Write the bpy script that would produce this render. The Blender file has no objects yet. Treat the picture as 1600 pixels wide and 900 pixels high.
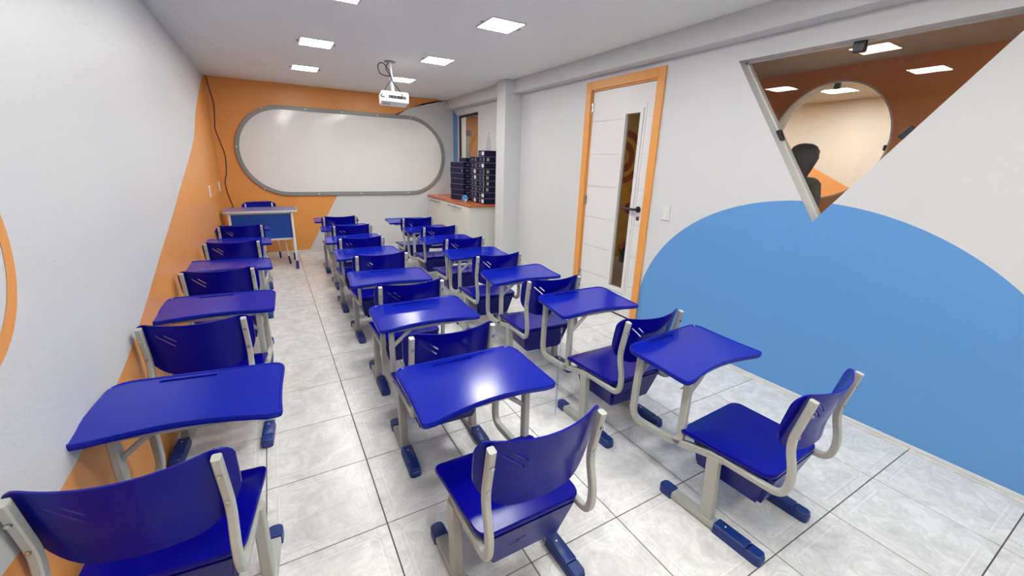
import bpy, bmesh, math, random
from math import pi, sin, cos, radians, sqrt, hypot
from mathutils import Vector, Matrix, Euler
random.seed(7)
S = bpy.context.scene
COL = S.collection

# ------------------------------------------------------------------ camera
cam = bpy.data.objects.new('camera', bpy.data.cameras.new('camera'))
COL.objects.link(cam)
cam.data.sensor_width = 36.0
cam.data.lens = 637.288 / 1600 * 36
cam.data.clip_start = .02
Rr = Vector((0.86730614, -0.49695935, 0.0284863))
Ru = Vector((0.12247678, 0.26851752, 0.95545684))
Rf = Vector((0.48247229, 0.82518467, -0.29375288))
mw = Matrix((Rr, Ru, -Rf)).transposed().to_4x4()
mw.translation = (0, 0, 1.5034)
cam.matrix_world = mw
S.camera = cam

# ------------------------------------------------------------------ world / exposure
S.view_settings.view_transform = 'Standard'
S.view_settings.look = 'None'
S.view_settings.gamma = 1
S.view_settings.exposure = 0.97
w = bpy.data.worlds.new('world'); S.world = w
w.use_nodes = True
w.node_tree.nodes['Background'].inputs[0].default_value = (.8, .85, .9, 1)
w.node_tree.nodes['Background'].inputs[1].default_value = .4
LAMP = 34.0        # emission of the ceiling panels of this room
LAMP2 = 44.0       # emission of the panels of the far room
LAMP3 = 62.0        # emission of the panels of the corridor

# ------------------------------------------------------------------ dimensions
XL, XR, YB, ZC, YF = -0.62, 3.003, 7.4215, 2.519, -1.7
XW = XR + .16        # back face of right wall
XC = 5.08            # far corridor wall
YE = 9.5             # corridor end

# ------------------------------------------------------------------ materials
def nodes(m):
    m.use_nodes = True
    nt = m.node_tree
    return nt, nt.nodes['Principled BSDF']
def N(nt, t, **kw):
    n = nt.nodes.new(t)
    for k, v in kw.items():
        if k.startswith('i_'):
            n.inputs[k[2:].replace('_', ' ')].default_value = v
        else: setattr(n, k, v)
    return n
def mat(name, col, rough=.5, metal=0, var=.06, scale=8, bump=0, bscale=60, rvar=0, spec=.5, coat=0):
    m = bpy.data.materials.new(name); nt, b = nodes(m)
    tc = N(nt, 'ShaderNodeTexCoord')
    no = N(nt, 'ShaderNodeTexNoise', i_Scale=scale, i_Detail=5.0, i_Roughness=.6)
    nt.links.new(tc.outputs['Object'], no.inputs['Vector'])
    mx = N(nt, 'ShaderNodeMix', data_type='RGBA')
    mx.inputs['A'].default_value = (*[c * (1 - var) for c in col], 1)
    mx.inputs['B'].default_value = (*[min(1, c * (1 + var)) for c in col], 1)
    nt.links.new(no.outputs['Fac'], mx.inputs['Factor'])
    nt.links.new(mx.outputs['Result'], b.inputs['Base Color'])
    b.inputs['Roughness'].default_value = rough
    b.inputs['Metallic'].default_value = metal
    b.inputs['Specular IOR Level'].default_value = spec
    b.inputs['Coat Weight'].default_value = coat
    if rvar:
        mr = N(nt, 'ShaderNodeMapRange', i_To_Min=rough - rvar, i_To_Max=rough + rvar)
        n2 = N(nt, 'ShaderNodeTexNoise', i_Scale=scale * 3, i_Detail=6.0)
        nt.links.new(tc.outputs['Object'], n2.inputs['Vector'])
        nt.links.new(n2.outputs['Fac'], mr.inputs['Value'])
        nt.links.new(mr.outputs['Result'], b.inputs['Roughness'])
    if bump:
        n3 = N(nt, 'ShaderNodeTexNoise', i_Scale=bscale, i_Detail=4.0)
        nt.links.new(tc.outputs['Object'], n3.inputs['Vector'])
        bp = N(nt, 'ShaderNodeBump', i_Strength=bump, i_Distance=.01)
        nt.links.new(n3.outputs['Fac'], bp.inputs['Height'])
        nt.links.new(bp.outputs['Normal'], b.inputs['Normal'])
    return m
def emis(name, col, s):
    m = bpy.data.materials.new(name); nt, b = nodes(m)
    b.inputs['Base Color'].default_value = (.8, .8, .8, 1)
    b.inputs['Emission Color'].default_value = (*col, 1)
    b.inputs['Emission Strength'].default_value = s
    return m
def glassmat(name, tint=(.97, .98, .97)):
    m = bpy.data.materials.new(name); m.use_nodes = True; nt = m.node_tree; nt.nodes.clear()
    o = N(nt, 'ShaderNodeOutputMaterial'); mx = N(nt, 'ShaderNodeMixShader')
    lw = N(nt, 'ShaderNodeLayerWeight', i_Blend=.5)      # Schlick reflectance, same on both sides of a thin pane
    pw = N(nt, 'ShaderNodeMath', operation='POWER'); pw.inputs[1].default_value = 5.0
    nt.links.new(lw.outputs['Facing'], pw.inputs[0])
    fr = N(nt, 'ShaderNodeMapRange', i_To_Min=.028, i_To_Max=1.0)
    nt.links.new(pw.outputs[0], fr.inputs['Value'])
    t = N(nt, 'ShaderNodeBsdfTransparent'); t.inputs[0].default_value = (*tint, 1)
    g = N(nt, 'ShaderNodeBsdfGlossy'); g.inputs['Roughness'].default_value = 0.0
    nt.links.new(fr.outputs[0], mx.inputs[0]); nt.links.new(t.outputs[0], mx.inputs[1])
    nt.links.new(g.outputs[0], mx.inputs[2]); nt.links.new(mx.outputs[0], o.inputs[0])
    return m

WHITE = (.60, .61, .61)
ORANGE = (.74, .32, .085)
M = {}
M['white_wall'] = mat('white wall paint', WHITE, .42, var=.025, scale=2.2, bump=.12, bscale=90)
M['ceiling'] = mat('ceiling paint', (.82, .84, .79), .7, var=.015, scale=1.5, bump=.08, bscale=50)
M['orange'] = mat('orange wall paint', ORANGE, .33, var=.05, scale=3, bump=.12, bscale=90, spec=.35)
M['blue_stripe'] = mat('blue wall paint', (.10, .24, .50), .42, var=.03, scale=3, bump=.1, bscale=90)
M['white_trim'] = mat('white trim paint', (.66, .66, .64), .4, var=.03)
M['door_white'] = mat('white door paint', (.68, .68, .67), .32, var=.02, scale=4, rvar=.05)
M['door_trim'] = mat('orange door trim', (.72, .32, .08), .35, var=.07, scale=12)
M['plastic'] = mat('blue desk plastic', (.002, .002, .23), .17, var=.10, scale=5, rvar=.03, spec=.17)
M['plastic_top'] = mat('blue desktop plastic', (.004, .012, .30), .17, var=.18, scale=5, rvar=.04, spec=.24)
M['plastic_dark'] = mat('blue basket plastic', (.003, .004, .17), .33, var=.12, scale=14, rvar=.06, spec=.3)
M['cap'] = mat('blue foot cap plastic', (.006, .028, .18), .4, var=.2, scale=30, rvar=.08)
M['metal'] = mat('grey painted steel', (.415, .425, .39), .42, var=.14, scale=22, rvar=.08, bump=.05, bscale=70)
M['steel'] = mat('bare steel', (.55, .55, .55), .25, metal=1)
M['black'] = mat('black plastic', (.012, .012, .013), .4)
M['grout'] = mat('grout', (.09, .085, .08), .9, var=.3, scale=30)
M['board_frame'] = mat('grey board frame', (.24, .25, .245), .4, var=.04)
M['navy'] = mat('navy box card', (.010, .009, .040), .5, var=.2, scale=20, spec=.2)
M['box_edge'] = mat('pale lid edge', (.17, .16, .24), .6)
M['label_white'] = mat('white paper label', (.70, .72, .66), .7)
M['label_yellow'] = mat('yellowed paper label', (.34, .36, .22), .7)
M['label_grey'] = mat('grey print mark', (.13, .13, .17), .7)
M['counter'] = mat('orange wood counter', (.50, .13, .035), .3, var=.15, scale=9, rvar=.05)
M['cabinet'] = mat('white cabinet laminate', (.64, .645, .60), .35, var=.015)
M['desk_leg'] = mat('white desk steel', (.66, .66, .64), .35)
M['desk_top'] = mat('pale blue desk top', (.14, .19, .44), .22, var=.05)
M['modesty'] = mat('blue desk panel', (.004, .06, .36), .4, var=.06, scale=5)
M['projector'] = mat('white projector shell', (.78, .78, .79), .35)
M['wire_brown'] = mat('dark red wire', (.10, .012, .012), .5)
M['wire_cream'] = mat('cream wire', (.55, .38, .20), .5)
M['hair'] = mat('black hair', (.010, .010, .012), .45, var=.4, scale=60, bump=.4, bscale=90)
M['skin'] = mat('skin', (.42, .23, .15), .5)
M['shirt'] = mat('dark grey shirt', (.07, .065, .06), .8, var=.35, scale=12)
M['trousers'] = mat('dark trousers', (.03, .03, .04), .8)
M['corr_floor'] = mat('corridor floor', (.35, .32, .27), .4, var=.1)
M['corr_white'] = mat('corridor white paint', (.60, .55, .47), .6, var=.02)
M['far_white'] = mat('far room white paint', (.70, .66, .60), .6, var=.02)
M['orange_far'] = mat('far room orange paint', (.80, .36, .10), .5, var=.03)
M['grey_door'] = mat('grey door', (.36, .40, .36), .5)
M['glass'] = glassmat('window glass')
M['glass_dark'] = glassmat('tinted glass', (.80, .78, .72))
M['tape'] = glassmat('clear tape', (.80, .86, .93))
M['lamp'] = emis('led panel', (1, .985, .96), LAMP)
M['lamp_far'] = emis('far led panel', (1, .97, .93), LAMP2)
M['lamp_corr'] = emis('corridor led panel', (1, .95, .88), LAMP3)
M['lamp_end'] = emis('end led panel', (1, .95, .88), 30.0)
M['lamp_rim'] = mat('led panel rim', (.35, .35, .36), .4)
M['bag_blue'] = mat('light blue packet', (.05, .30, .62), .35, var=.5, scale=30)
M['toy'] = mat('red orange toy plastic', (.45, .07, .02), .4)
M['toy2'] = mat('dark green toy plastic', (.05, .09, .05), .4)

def math_(nt, op, a, b=None, c=None):
    n = N(nt, 'ShaderNodeMath', operation=op)
    for i, v in enumerate((a, b, c)):
        if v is None: continue
        if isinstance(v, (int, float)): n.inputs[i].default_value = v
        else: nt.links.new(v, n.inputs[i])
    return n.outputs[0]
def base_plus(m):
    """returns node tree, bsdf and the socket feeding base colour"""
    nt = m.node_tree; b = nt.nodes['Principled BSDF']
    return nt, b, b.inputs['Base Color'].links[0].from_socket
# right wall: white with one big painted blue half-ellipse
def make_right_wall_mat():
    m = mat('white wall with blue ellipse', WHITE, .42, var=.025, scale=2.2, bump=.12, bscale=90)
    nt, b, src = base_plus(m)
    tc = N(nt, 'ShaderNodeTexCoord'); sp = N(nt, 'ShaderNodeSeparateXYZ')
    nt.links.new(tc.outputs['Object'], sp.inputs[0])
    dy = math_(nt, 'DIVIDE', math_(nt, 'SUBTRACT', sp.outputs['Y'], 1.34), 1.34)
    dz = math_(nt, 'DIVIDE', math_(nt, 'SUBTRACT', sp.outputs['Z'], 0.20), 1.12)
    r2 = math_(nt, 'ADD', math_(nt, 'MULTIPLY', dy, dy), math_(nt, 'MULTIPLY', dz, dz))
    ell = math_(nt, 'LESS_THAN', r2, 1.0)
    low = math_(nt, 'MULTIPLY', math_(nt, 'LESS_THAN', sp.outputs['Z'], .20), math_(nt, 'LESS_THAN', math_(nt, 'ABSOLUTE', dy), 1.0))
    ins = math_(nt, 'MAXIMUM', ell, low)
    face = math_(nt, 'LESS_THAN', sp.outputs['X'], XR + .004)
    f = math_(nt, 'MULTIPLY', ins, face)
    mx = N(nt, 'ShaderNodeMix', data_type='RGBA')
    mx.inputs['B'].default_value = (.105, .29, .60, 1)
    nt.links.new(f, mx.inputs['Factor']); nt.links.new(src, mx.inputs['A'])
    nt.links.new(mx.outputs['Result'], b.inputs['Base Color'])
    return m
M['right_wall'] = make_right_wall_mat()
# corridor wall: orange, and yellow with red rings further down
def make_corridor_mat():
    m = mat('corridor orange and yellow paint', (.74, .27, .06), .6, var=.04, scale=3, spec=.2)
    nt, b, src = base_plus(m)
    tc = N(nt, 'ShaderNodeTexCoord'); sp = N(nt, 'ShaderNodeSeparateXYZ')
    nt.links.new(tc.outputs['Object'], sp.inputs[0])
    def mixc(f, col, s):
        mx = N(nt, 'ShaderNodeMix', data_type='RGBA'); mx.inputs['B'].default_value = (*col, 1)
        nt.links.new(f, mx.inputs['Factor']); nt.links.new(s, mx.inputs['A']); return mx.outputs['Result']
    s = mixc(math_(nt, 'GREATER_THAN', sp.outputs['Y'], 4.0), (.55, .30, .03), src)
    s = mixc(math_(nt, 'GREATER_THAN', sp.outputs['Y'], 7.2), (.60, .27, .08), s)
    def ring(cy, cz, a, c, s):
        dy = math_(nt, 'SUBTRACT', sp.outputs['Y'], cy); dz = math_(nt, 'SUBTRACT', sp.outputs['Z'], cz)
        d = math_(nt, 'SQRT', math_(nt, 'ADD', math_(nt, 'MULTIPLY', dy, dy), math_(nt, 'MULTIPLY', dz, dz)))
        return mixc(math_(nt, 'MULTIPLY', math_(nt, 'GREATER_THAN', d, a), math_(nt, 'LESS_THAN', d, c)), (.28, .03, .012), s)
    s = ring(5.2, 1.64, -1, .06, s); s = ring(5.2, 1.64, .13, .245, s); s = ring(5.2, 1.64, .32, .42, s)
    s = ring(4.86, 1.12, -1, .10, s); s = ring(4.95, .84, -1, .09, s)
    nt.links.new(s, b.inputs['Base Color'])
    return m
M['corridor'] = make_corridor_mat()
# floor tiles: marbled ceramic with a pale octagon frame
def make_tile_mat():
    m = bpy.data.materials.new('marbled ceramic tile'); nt, b = nodes(m)
    tc = N(nt, 'ShaderNodeTexCoord'); oi = N(nt, 'ShaderNodeObjectInfo')
    mp = N(nt, 'ShaderNodeVectorMath', operation='ADD')
    nt.links.new(tc.outputs['Object'], mp.inputs[0])
    cb = N(nt, 'ShaderNodeCombineXYZ')
    nt.links.new(math_(nt, 'MULTIPLY', oi.outputs['Random'], 40.0), cb.inputs['X'])
    nt.links.new(math_(nt, 'MULTIPLY', oi.outputs['Random'], 17.0), cb.inputs['Y'])
    nt.links.new(cb.outputs[0], mp.inputs[1])
    n1 = N(nt, 'ShaderNodeTexNoise', i_Scale=9.0, i_Detail=8.0, i_Roughness=.7, i_Distortion=.7)
    n2 = N(nt, 'ShaderNodeTexNoise', i_Scale=9.0, i_Detail=4.0, i_Roughness=.5, i_Distortion=2.2)
    nt.links.new(mp.outputs[0], n1.inputs['Vector']); nt.links.new(mp.outputs[0], n2.inputs['Vector'])
    vein = math_(nt, 'ABSOLUTE', math_(nt, 'SUBTRACT', n2.outputs['Fac'], .5))
    vr = N(nt, 'ShaderNodeMapRange', i_From_Min=0.0, i_From_Max=.055, i_To_Min=1.0, i_To_Max=0.0)
    nt.links.new(vein, vr.inputs['Value'])
    veins = math_(nt, 'MULTIPLY', vr.outputs['Result'], math_(nt, 'MULTIPLY', n1.outputs['Fac'], .42))
    cr = N(nt, 'ShaderNodeValToRGB')
    cr.color_ramp.elements[0].position = .30; cr.color_ramp.elements[0].color = (.52, .52, .505, 1)
    cr.color_ramp.elements[1].position = .62; cr.color_ramp.elements[1].color = (.74, .74, .72, 1)
    nt.links.new(n1.outputs['Fac'], cr.inputs[0])
    mx = N(nt, 'ShaderNodeMix', data_type='RGBA'); mx.inputs['B'].default_value = (.36, .36, .345, 1)
    nt.links.new(veins, mx.inputs['Factor']); nt.links.new(cr.outputs[0], mx.inputs['A'])
    # octagon outline
    sp = N(nt, 'ShaderNodeSeparateXYZ'); nt.links.new(tc.outputs['Object'], sp.inputs[0])
    ax = math_(nt, 'ABSOLUTE', sp.outputs['X']); ay = math_(nt, 'ABSOLUTE', sp.outputs['Y'])
    dg = math_(nt, 'ADD', math_(nt, 'MULTIPLY', math_(nt, 'ADD', ax, ay), .7071), -.058)
    o = math_(nt, 'MAXIMUM', math_(nt, 'MAXIMUM', ax, ay), dg)
    def band(c, wd):
        return math_(nt, 'LESS_THAN', math_(nt, 'ABSOLUTE', math_(nt, 'SUBTRACT', o, c)), wd)
    ln = math_(nt, 'MAXIMUM', band(.176, .0022), math_(nt, 'MULTIPLY', band(.193, .0016), .6))
    fill = math_(nt, 'MULTIPLY', math_(nt, 'MULTIPLY', math_(nt, 'GREATER_THAN', o, .176), math_(nt, 'LESS_THAN', o, .194)), .12)
    m2 = N(nt, 'ShaderNodeMix', data_type='RGBA'); m2.inputs['B'].default_value = (.50, .49, .46, 1)
    nt.links.new(fill, m2.inputs['Factor']); nt.links.new(mx.outputs['Result'], m2.inputs['A'])
    m3 = N(nt, 'ShaderNodeMix', data_type='RGBA'); m3.inputs['B'].default_value = (.82, .81, .79, 1)
    nt.links.new(math_(nt, 'MULTIPLY', ln, .55), m3.inputs['Factor']); nt.links.new(m2.outputs['Result'], m3.inputs['A'])
    nt.links.new(m3.outputs['Result'], b.inputs['Base Color'])
    b.inputs['Roughness'].default_value = .24
    bp = N(nt, 'ShaderNodeBump', i_Strength=.15, i_Distance=.003)
    n3 = N(nt, 'ShaderNodeTexNoise', i_Scale=160.0, i_Detail=2.0)
    nt.links.new(tc.outputs['Object'], n3.inputs['Vector'])
    nt.links.new(n3.outputs['Fac'], bp.inputs['Height']); nt.links.new(bp.outputs['Normal'], b.inputs['Normal'])
    return m
M['tile'] = make_tile_mat()

# ------------------------------------------------------------------ mesh helpers
def tomesh(name, bm, smooth=False, mats=()):
    bmesh.ops.recalc_face_normals(bm, faces=bm.faces[:])
    me = bpy.data.meshes.new(name); bm.to_mesh(me); bm.free()
    for m in mats: me.materials.append(M[m] if isinstance(m, str) else m)
    if smooth:
        for p in me.polygons: p.use_smooth = True
        try: me.set_sharp_from_angle(angle=radians(38))
        except Exception: pass
    return me
def link(name, me, parent=None, loc=(0, 0, 0), rot=(0, 0, 0)):
    o = bpy.data.objects.new(name, me); COL.objects.link(o)
    o.location = loc; o.rotation_euler = rot
    if parent is not None: o.parent = parent
    return o
def obj(name, bm, m, parent=None, smooth=False, loc=(0, 0, 0), rot=(0, 0, 0)):
    ms = m if isinstance(m, (list, tuple)) else (m,)
    return link(name, tomesh(name, bm, smooth, ms), parent, loc, rot)
def thing(name, label, cat, loc=(0, 0, 0), rotz=0, group=None):
    o = bpy.data.objects.new(name, None); COL.objects.link(o)
    o.empty_display_size = .1
    o.location = loc; o.rotation_euler = (0, 0, rotz)
    return tag(o, label, cat, group)
def tag(o, label, cat, group=None):
    o['label'] = label; o['category'] = cat
    if group: o['group'] = group
    return o
def struct(o):
    o['kind'] = 'structure'; return o
def nbm(): return bmesh.new()
def box(bm, x0, x1, y0, y1, z0, z1, bev=0, mi=0, mtx=None):
    vs = [bm.verts.new((x, y, z)) for x in (x0, x1) for y in (y0, y1) for z in (z0, z1)]
    F = [(0, 1, 3, 2), (4, 6, 7, 5), (0, 4, 5, 1), (2, 3, 7, 6), (0, 2, 6, 4), (1, 5, 7, 3)]
    fs = [bm.faces.new([vs[i] for i in f]) for f in F]
    for f in fs: f.material_index = mi
    geo = vs
    if bev:
        es = list({e for f in fs for e in f.edges})
        r = bmesh.ops.bevel(bm, geom=es, offset=bev, segments=2, affect='EDGES', profile=.5)
        for f in r['faces']: f.material_index = mi
        geo = list({v for f in r['faces'] for v in f.verts} | {v for v in vs if v.is_valid})
    if mtx is not None: bmesh.ops.transform(bm, matrix=mtx, verts=[v for v in geo if v.is_valid])
    return geo
def cyl(bm, a, b, r, r2=None, n=16, mi=0):
    a, b = Vector(a), Vector(b); d = b - a
    if r2 is None: r2 = r
    q = d.to_track_quat('Z', 'Y').to_matrix().to_4x4(); q.translation = (a + b) / 2
    r_ = bmesh.ops.create_cone(bm, cap_ends=True, segments=n, radius1=r, radius2=r2, depth=d.length, matrix=q)
    for v in r_['verts']:
        for f in v.link_faces: f.material_index = mi
def ball(bm, c, r, sc=(1, 1, 1), n=12):
    mt = Matrix.Translation(c) @ Matrix.Diagonal((*sc, 1))
    bmesh.ops.create_uvsphere(bm, u_segments=n * 2, v_segments=n, radius=r, matrix=mt)
def fillet(pts, rad, n=5):
    """round the corners of a 3-D polyline"""
    P = [Vector(p) for p in pts]; out = [P[0]]
    for i in range(1, len(P) - 1):
        a, b, c = P[i - 1], P[i], P[i + 1]
        r = rad[i] if isinstance(rad, (list, tuple)) else rad
        d1, d2 = (a - b), (c - b)
        t = min(r, d1.length * .48, d2.length * .48)
        s, e = b + d1.normalized() * t, b + d2.normalized() * t
        for k in range(n + 1):
            u = k / n
            out.append((1 - u) ** 2 * s + 2 * u * (1 - u) * b + u * u * e)
    out.append(P[-1]); return out
def tube_flat(bm, pts, wi, th, side=Vector((1, 0, 0)), ch=.004, mi=0):
    """rectangular tube (width wi in the plane of the path, th along `side`)"""
    rings = []
    h, t = wi / 2, th / 2
    prof = [(-h + ch, -t), (h - ch, -t), (h, -t + ch), (h, t - ch), (h - ch, t), (-h + ch, t), (-h, t - ch), (-h, -t + ch)]
    for i, p in enumerate(pts):
        d = (pts[min(i + 1, len(pts) - 1)] - pts[max(i - 1, 0)]).normalized()
        nn = d.cross(side).normalized(); sd = nn.cross(d).normalized()
        rings.append([bm.verts.new(p + nn * a + sd * b) for a, b in prof])
    for r0, r1 in zip(rings, rings[1:]):
        for k in range(8):
            bm.faces.new((r0[k], r0[(k + 1) % 8], r1[(k + 1) % 8], r1[k])).material_index = mi
    bm.faces.new(rings[0][::-1]).material_index = mi; bm.faces.new(rings[-1]).material_index = mi
def tube_round(bm, pts, r, n=8, mi=0):
    rings = []; up = Vector((.13, .21, .97))
    for i, p in enumerate(pts):
        d = (pts[min(i + 1, len(pts) - 1)] - pts[max(i - 1, 0)]).normalized()
        u = up - d * up.dot(d)
        if u.length < 1e-3: u = Vector((1, 0, 0)) - d * d.x
        u.normalize(); up = u; v = d.cross(u)
        rings.append([bm.verts.new(p + u * r * cos(2 * pi * k / n) + v * r * sin(2 * pi * k / n)) for k in range(n)])
    for r0, r1 in zip(rings, rings[1:]):
        for k in range(n): bm.faces.new((r0[k], r0[(k + 1) % n], r1[(k + 1) % n], r1[k])).material_index = mi
    bm.faces.new(rings[0][::-1]); bm.faces.new(rings[-1])
def smooth_path(pts, n=6):
    """Catmull-Rom through points"""
    P = [Vector(p) for p in pts]; P = [2 * P[0] - P[1]] + P + [2 * P[-1] - P[-2]]; out = []
    for i in range(1, len(P) - 2):
        a, b, c, d = P[i - 1:i + 3]
        for k in range(n):
            t = k / n
            out.append(.5 * ((2 * b) + (c - a) * t + (2 * a - 5 * b + 4 * c - d) * t * t + (-a + 3 * b - 3 * c + d) * t ** 3))
    out.append(P[-2]); return out
def round_poly(pts, rad, n=6):
    P = [Vector((*p, 0)) for p in pts]; out = []
    L = len(P)
    for i in range(L):
        a, b, c = P[i - 1], P[i], P[(i + 1) % L]
        r = rad[i] if isinstance(rad, (list, tuple)) else rad
        if r == 0: out.append(b); continue
        d1, d2 = a - b, c - b
        t = min(r, d1.length * .49, d2.length * .49)
        s, e = b + d1.normalized() * t, b + d2.normalized() * t
        for k in range(n + 1):
            u = k / n; out.append((1 - u) ** 2 * s + 2 * u * (1 - u) * b + u * u * e)
    return out
def loops_mesh(bm, loops, cap0=True, cap1=True, mi=0):
    R = [[bm.verts.new(p) for p in L] for L in loops]
    n = len(R[0])
    for a, b in zip(R, R[1:]):
        for k in range(n): bm.faces.new((a[k], a[(k + 1) % n], b[(k + 1) % n], b[k])).material_index = mi
    if cap0: bm.faces.new(R[0][::-1]).material_index = mi
    if cap1: bm.faces.new(R[-1]).material_index = mi
    return R
def inset(poly, d):
    """inward offset of a CCW polygon"""
    out = []; L = len(poly)
    for i in range(L):
        a, b, c = poly[i - 1], poly[i], poly[(i + 1) % L]
        e1, e2 = (b - a), (c - b)
        if e1.length < 1e-7 or e2.length < 1e-7: out.append(b.copy()); continue
        n1 = Vector((-e1.y, e1.x, 0)).normalized(); n2 = Vector((-e2.y, e2.x, 0)).normalized()
        m = (n1 + n2); m = m / max(.4, m.length_squared / 2)
        out.append(b + m * d)
    return out
def atz(poly, z): return [Vector((p.x, p.y, z)) for p in poly]
def boolean_cut(me, cutters):
    """subtract cutter bmesh list from a mesh, return a new mesh"""
    o = bpy.data.objects.new('tmp', me); COL.objects.link(o); cs = []
    for i, cb in enumerate(cutters):
        bmesh.ops.recalc_face_normals(cb, faces=cb.faces[:])
        cm = bpy.data.meshes.new('cut'); cb.to_mesh(cm); cb.free()
        co = bpy.data.objects.new('cut', cm); COL.objects.link(co); cs.append(co)
        md = o.modifiers.new('b', 'BOOLEAN'); md.object = co; md.operation = 'DIFFERENCE'; md.solver = 'EXACT'
    dg = bpy.context.evaluated_depsgraph_get(); dg.update()
    nm = bpy.data.meshes.new_from_object(o.evaluated_get(dg))
    nm.name = me.name + '_cut'
    for c in cs + [o]: bpy.data.objects.remove(c)
    return nm
def prism_x(poly, x0, x1):
    b = nbm(); loops_mesh(b, [[(x0, y, z) for y, z in poly], [(x1, y, z) for y, z in poly]]); return b

# ================================================================== SETTING
# ---- floor
TX, TY, OX, OY = .4507, .4492, .259, 1.4485
floor = bpy.data.objects.new('floor', None); COL.objects.link(floor); struct(floor)
b = nbm(); box(b, XL - .1, XW, YF - .1, YB + .1, -.08, -.004)
obj('floor_base', b, 'grout', floor)
G = .0022
b = nbm(); box(b, -TX / 2 + G, TX / 2 - G, -TY / 2 + G, TY / 2 - G, -.012, 0, bev=.0016)
tile_me = tomesh('tile', b, False, ('tile',))
for i in range(-2, 7):
    for j in range(-8, 15):
        x0, x1 = OX + TX * i, OX + TX * (i + 1); y0, y1 = OY + TY * j, OY + TY * (j + 1)
        cx0, cx1, cy0, cy1 = max(x0, XL), min(x1, XR), max(y0, YF), min(y1, YB)
        if cx1 - cx0 < .01 or cy1 - cy0 < .01: continue
        mx, my = (x0 + x1) / 2, (y0 + y1) / 2
        if (cx0, cx1, cy0, cy1) == (x0, x1, y0, y1):
            t = link('tile', tile_me, floor, (mx, my, 0))
        else:
            b = nbm(); box(b, cx0 - mx + G, cx1 - mx - G, cy0 - my + G, cy1 - my - G, -.012, 0)
            t = obj('tile', b, 'tile', floor, loc=(mx, my, 0))
        t.rotation_euler = (random.uniform(-.0006, .0006), random.uniform(-.0006, .0006), 0)

# ---- ceiling
b = nbm(); box(b, XL - .1, XR, YF - .1, YB + .1, ZC, ZC + .12)
ceiling = struct(obj('ceiling', b, 'ceiling'))

# ---- left wall: white field over orange, with a painted orange ring
curve = [(YB, 2.51), (6.72, 2.255), (6.0, 1.95), (5.38, 1.625), (4.33, 1.29), (3.518, 1.04), (3.08, .915), (2.55, .755), (2.07, .64), (1.467, .585), (1.134, .60), (.6, .68), (0, .90), (-.8, 1.3), (YF, 2.0)]
cs = smooth_path([(0, y, z) for y, z in curve], 5)
def sheet(name, polys, parent=None, mats=('white_wall', 'orange')):
    """flat wall built as slabs of painted areas: polys = [(list of 3-D points, material index)]"""
    b = nbm(); cache = {}
    def V(p):
        k = tuple(round(c, 5) for c in p)
        if k not in cache: cache[k] = b.verts.new(p)
        return cache[k]
    for pts, mi in polys:
        vs = [V(p) for p in pts]
        f = b.faces.new(vs); f.material_index = mi
    bmesh.ops.triangulate(b, faces=b.faces[:])
    me = bpy.data.meshes.new(name); b.to_mesh(me); b.free()
    for m in mats: me.materials.append(M[m])
    return link(name, me, parent)
RC, RZ, RO, RI = 1.272, 1.30, .318, .275
n = len(cs)
P = []
for a, c in zip(cs, cs[1:]):       # vertical strips, white above and orange below
    P.append(([(XL, a.y, 0), (XL, c.y, 0), (XL, c.y, c.z), (XL, a.y, a.z)], 1))
    P.append(([(XL, a.y, a.z), (XL, c.y, c.z), (XL, c.y, ZC), (XL, a.y, ZC)], 0))
wl = struct(sheet('wall_left', P))
b = nbm(); box(b, XL - .12, XL - .001, YF - .1, YB + .1, 0, ZC)
obj('wall_core', b, 'white_wall', wl)
b = nbm()          # painted ring (flat paint film)
o_, i_ = [], []
for k in range(64):
    a = 2 * pi * k / 64
    o_.append(b.verts.new((XL + .0012, RC + RO * cos(a), RZ + RO * sin(a))))
    i_.append(b.verts.new((XL + .0012, RC + RI * cos(a), RZ + RI * sin(a))))
for k in range(64): b.faces.new((o_[k], o_[(k + 1) % 64], i_[(k + 1) % 64], i_[k]))
obj('painted_ring', b, 'orange', wl)

# ---- back wall: orange with white area lower right and upper right
oc = [(2.875, 2.519), (2.673, 2.491), (2.441, 2.43), (2.215, 2.345), (1.903, 2.190), (1.6, 1.97), (1.35, 1.62), (.936, .895), (.42, 0)]
P = [([(XL, YB, 0), (.42, YB, 0)] + [(x, YB, z) for x, z in oc[::-1][1:]] + [(XL, YB, ZC)], 1),
     ([(.42, YB, 0), (XR, YB, 0), (XR, YB, ZC)] + [(x, YB, z) for x, z in oc[:-1]], 0)]
wb = struct(sheet('wall_back', P))
b = nbm(); box(b, XL - .1, XW, YB + .001, YB + .12, 0, ZC); obj('wall_core', b, 'white_wall', wb)
b = nbm(); box(b, XL - .1, XW, YF - .1, YF, 0, ZC); struct(obj('wall_front', b, 'white_wall'))

# ---- right wall, with door, window and triangular openings
b = nbm(); box(b, XR, XW, YF, YB, 0, ZC)
me = tomesh('wall_right', b, False, ('right_wall',))
D0, D1, DT = 2.745, 3.605, 2.235
TRI = [(2.031, 2.241), (.20, 2.226), (1.326, 1.192)]
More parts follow.
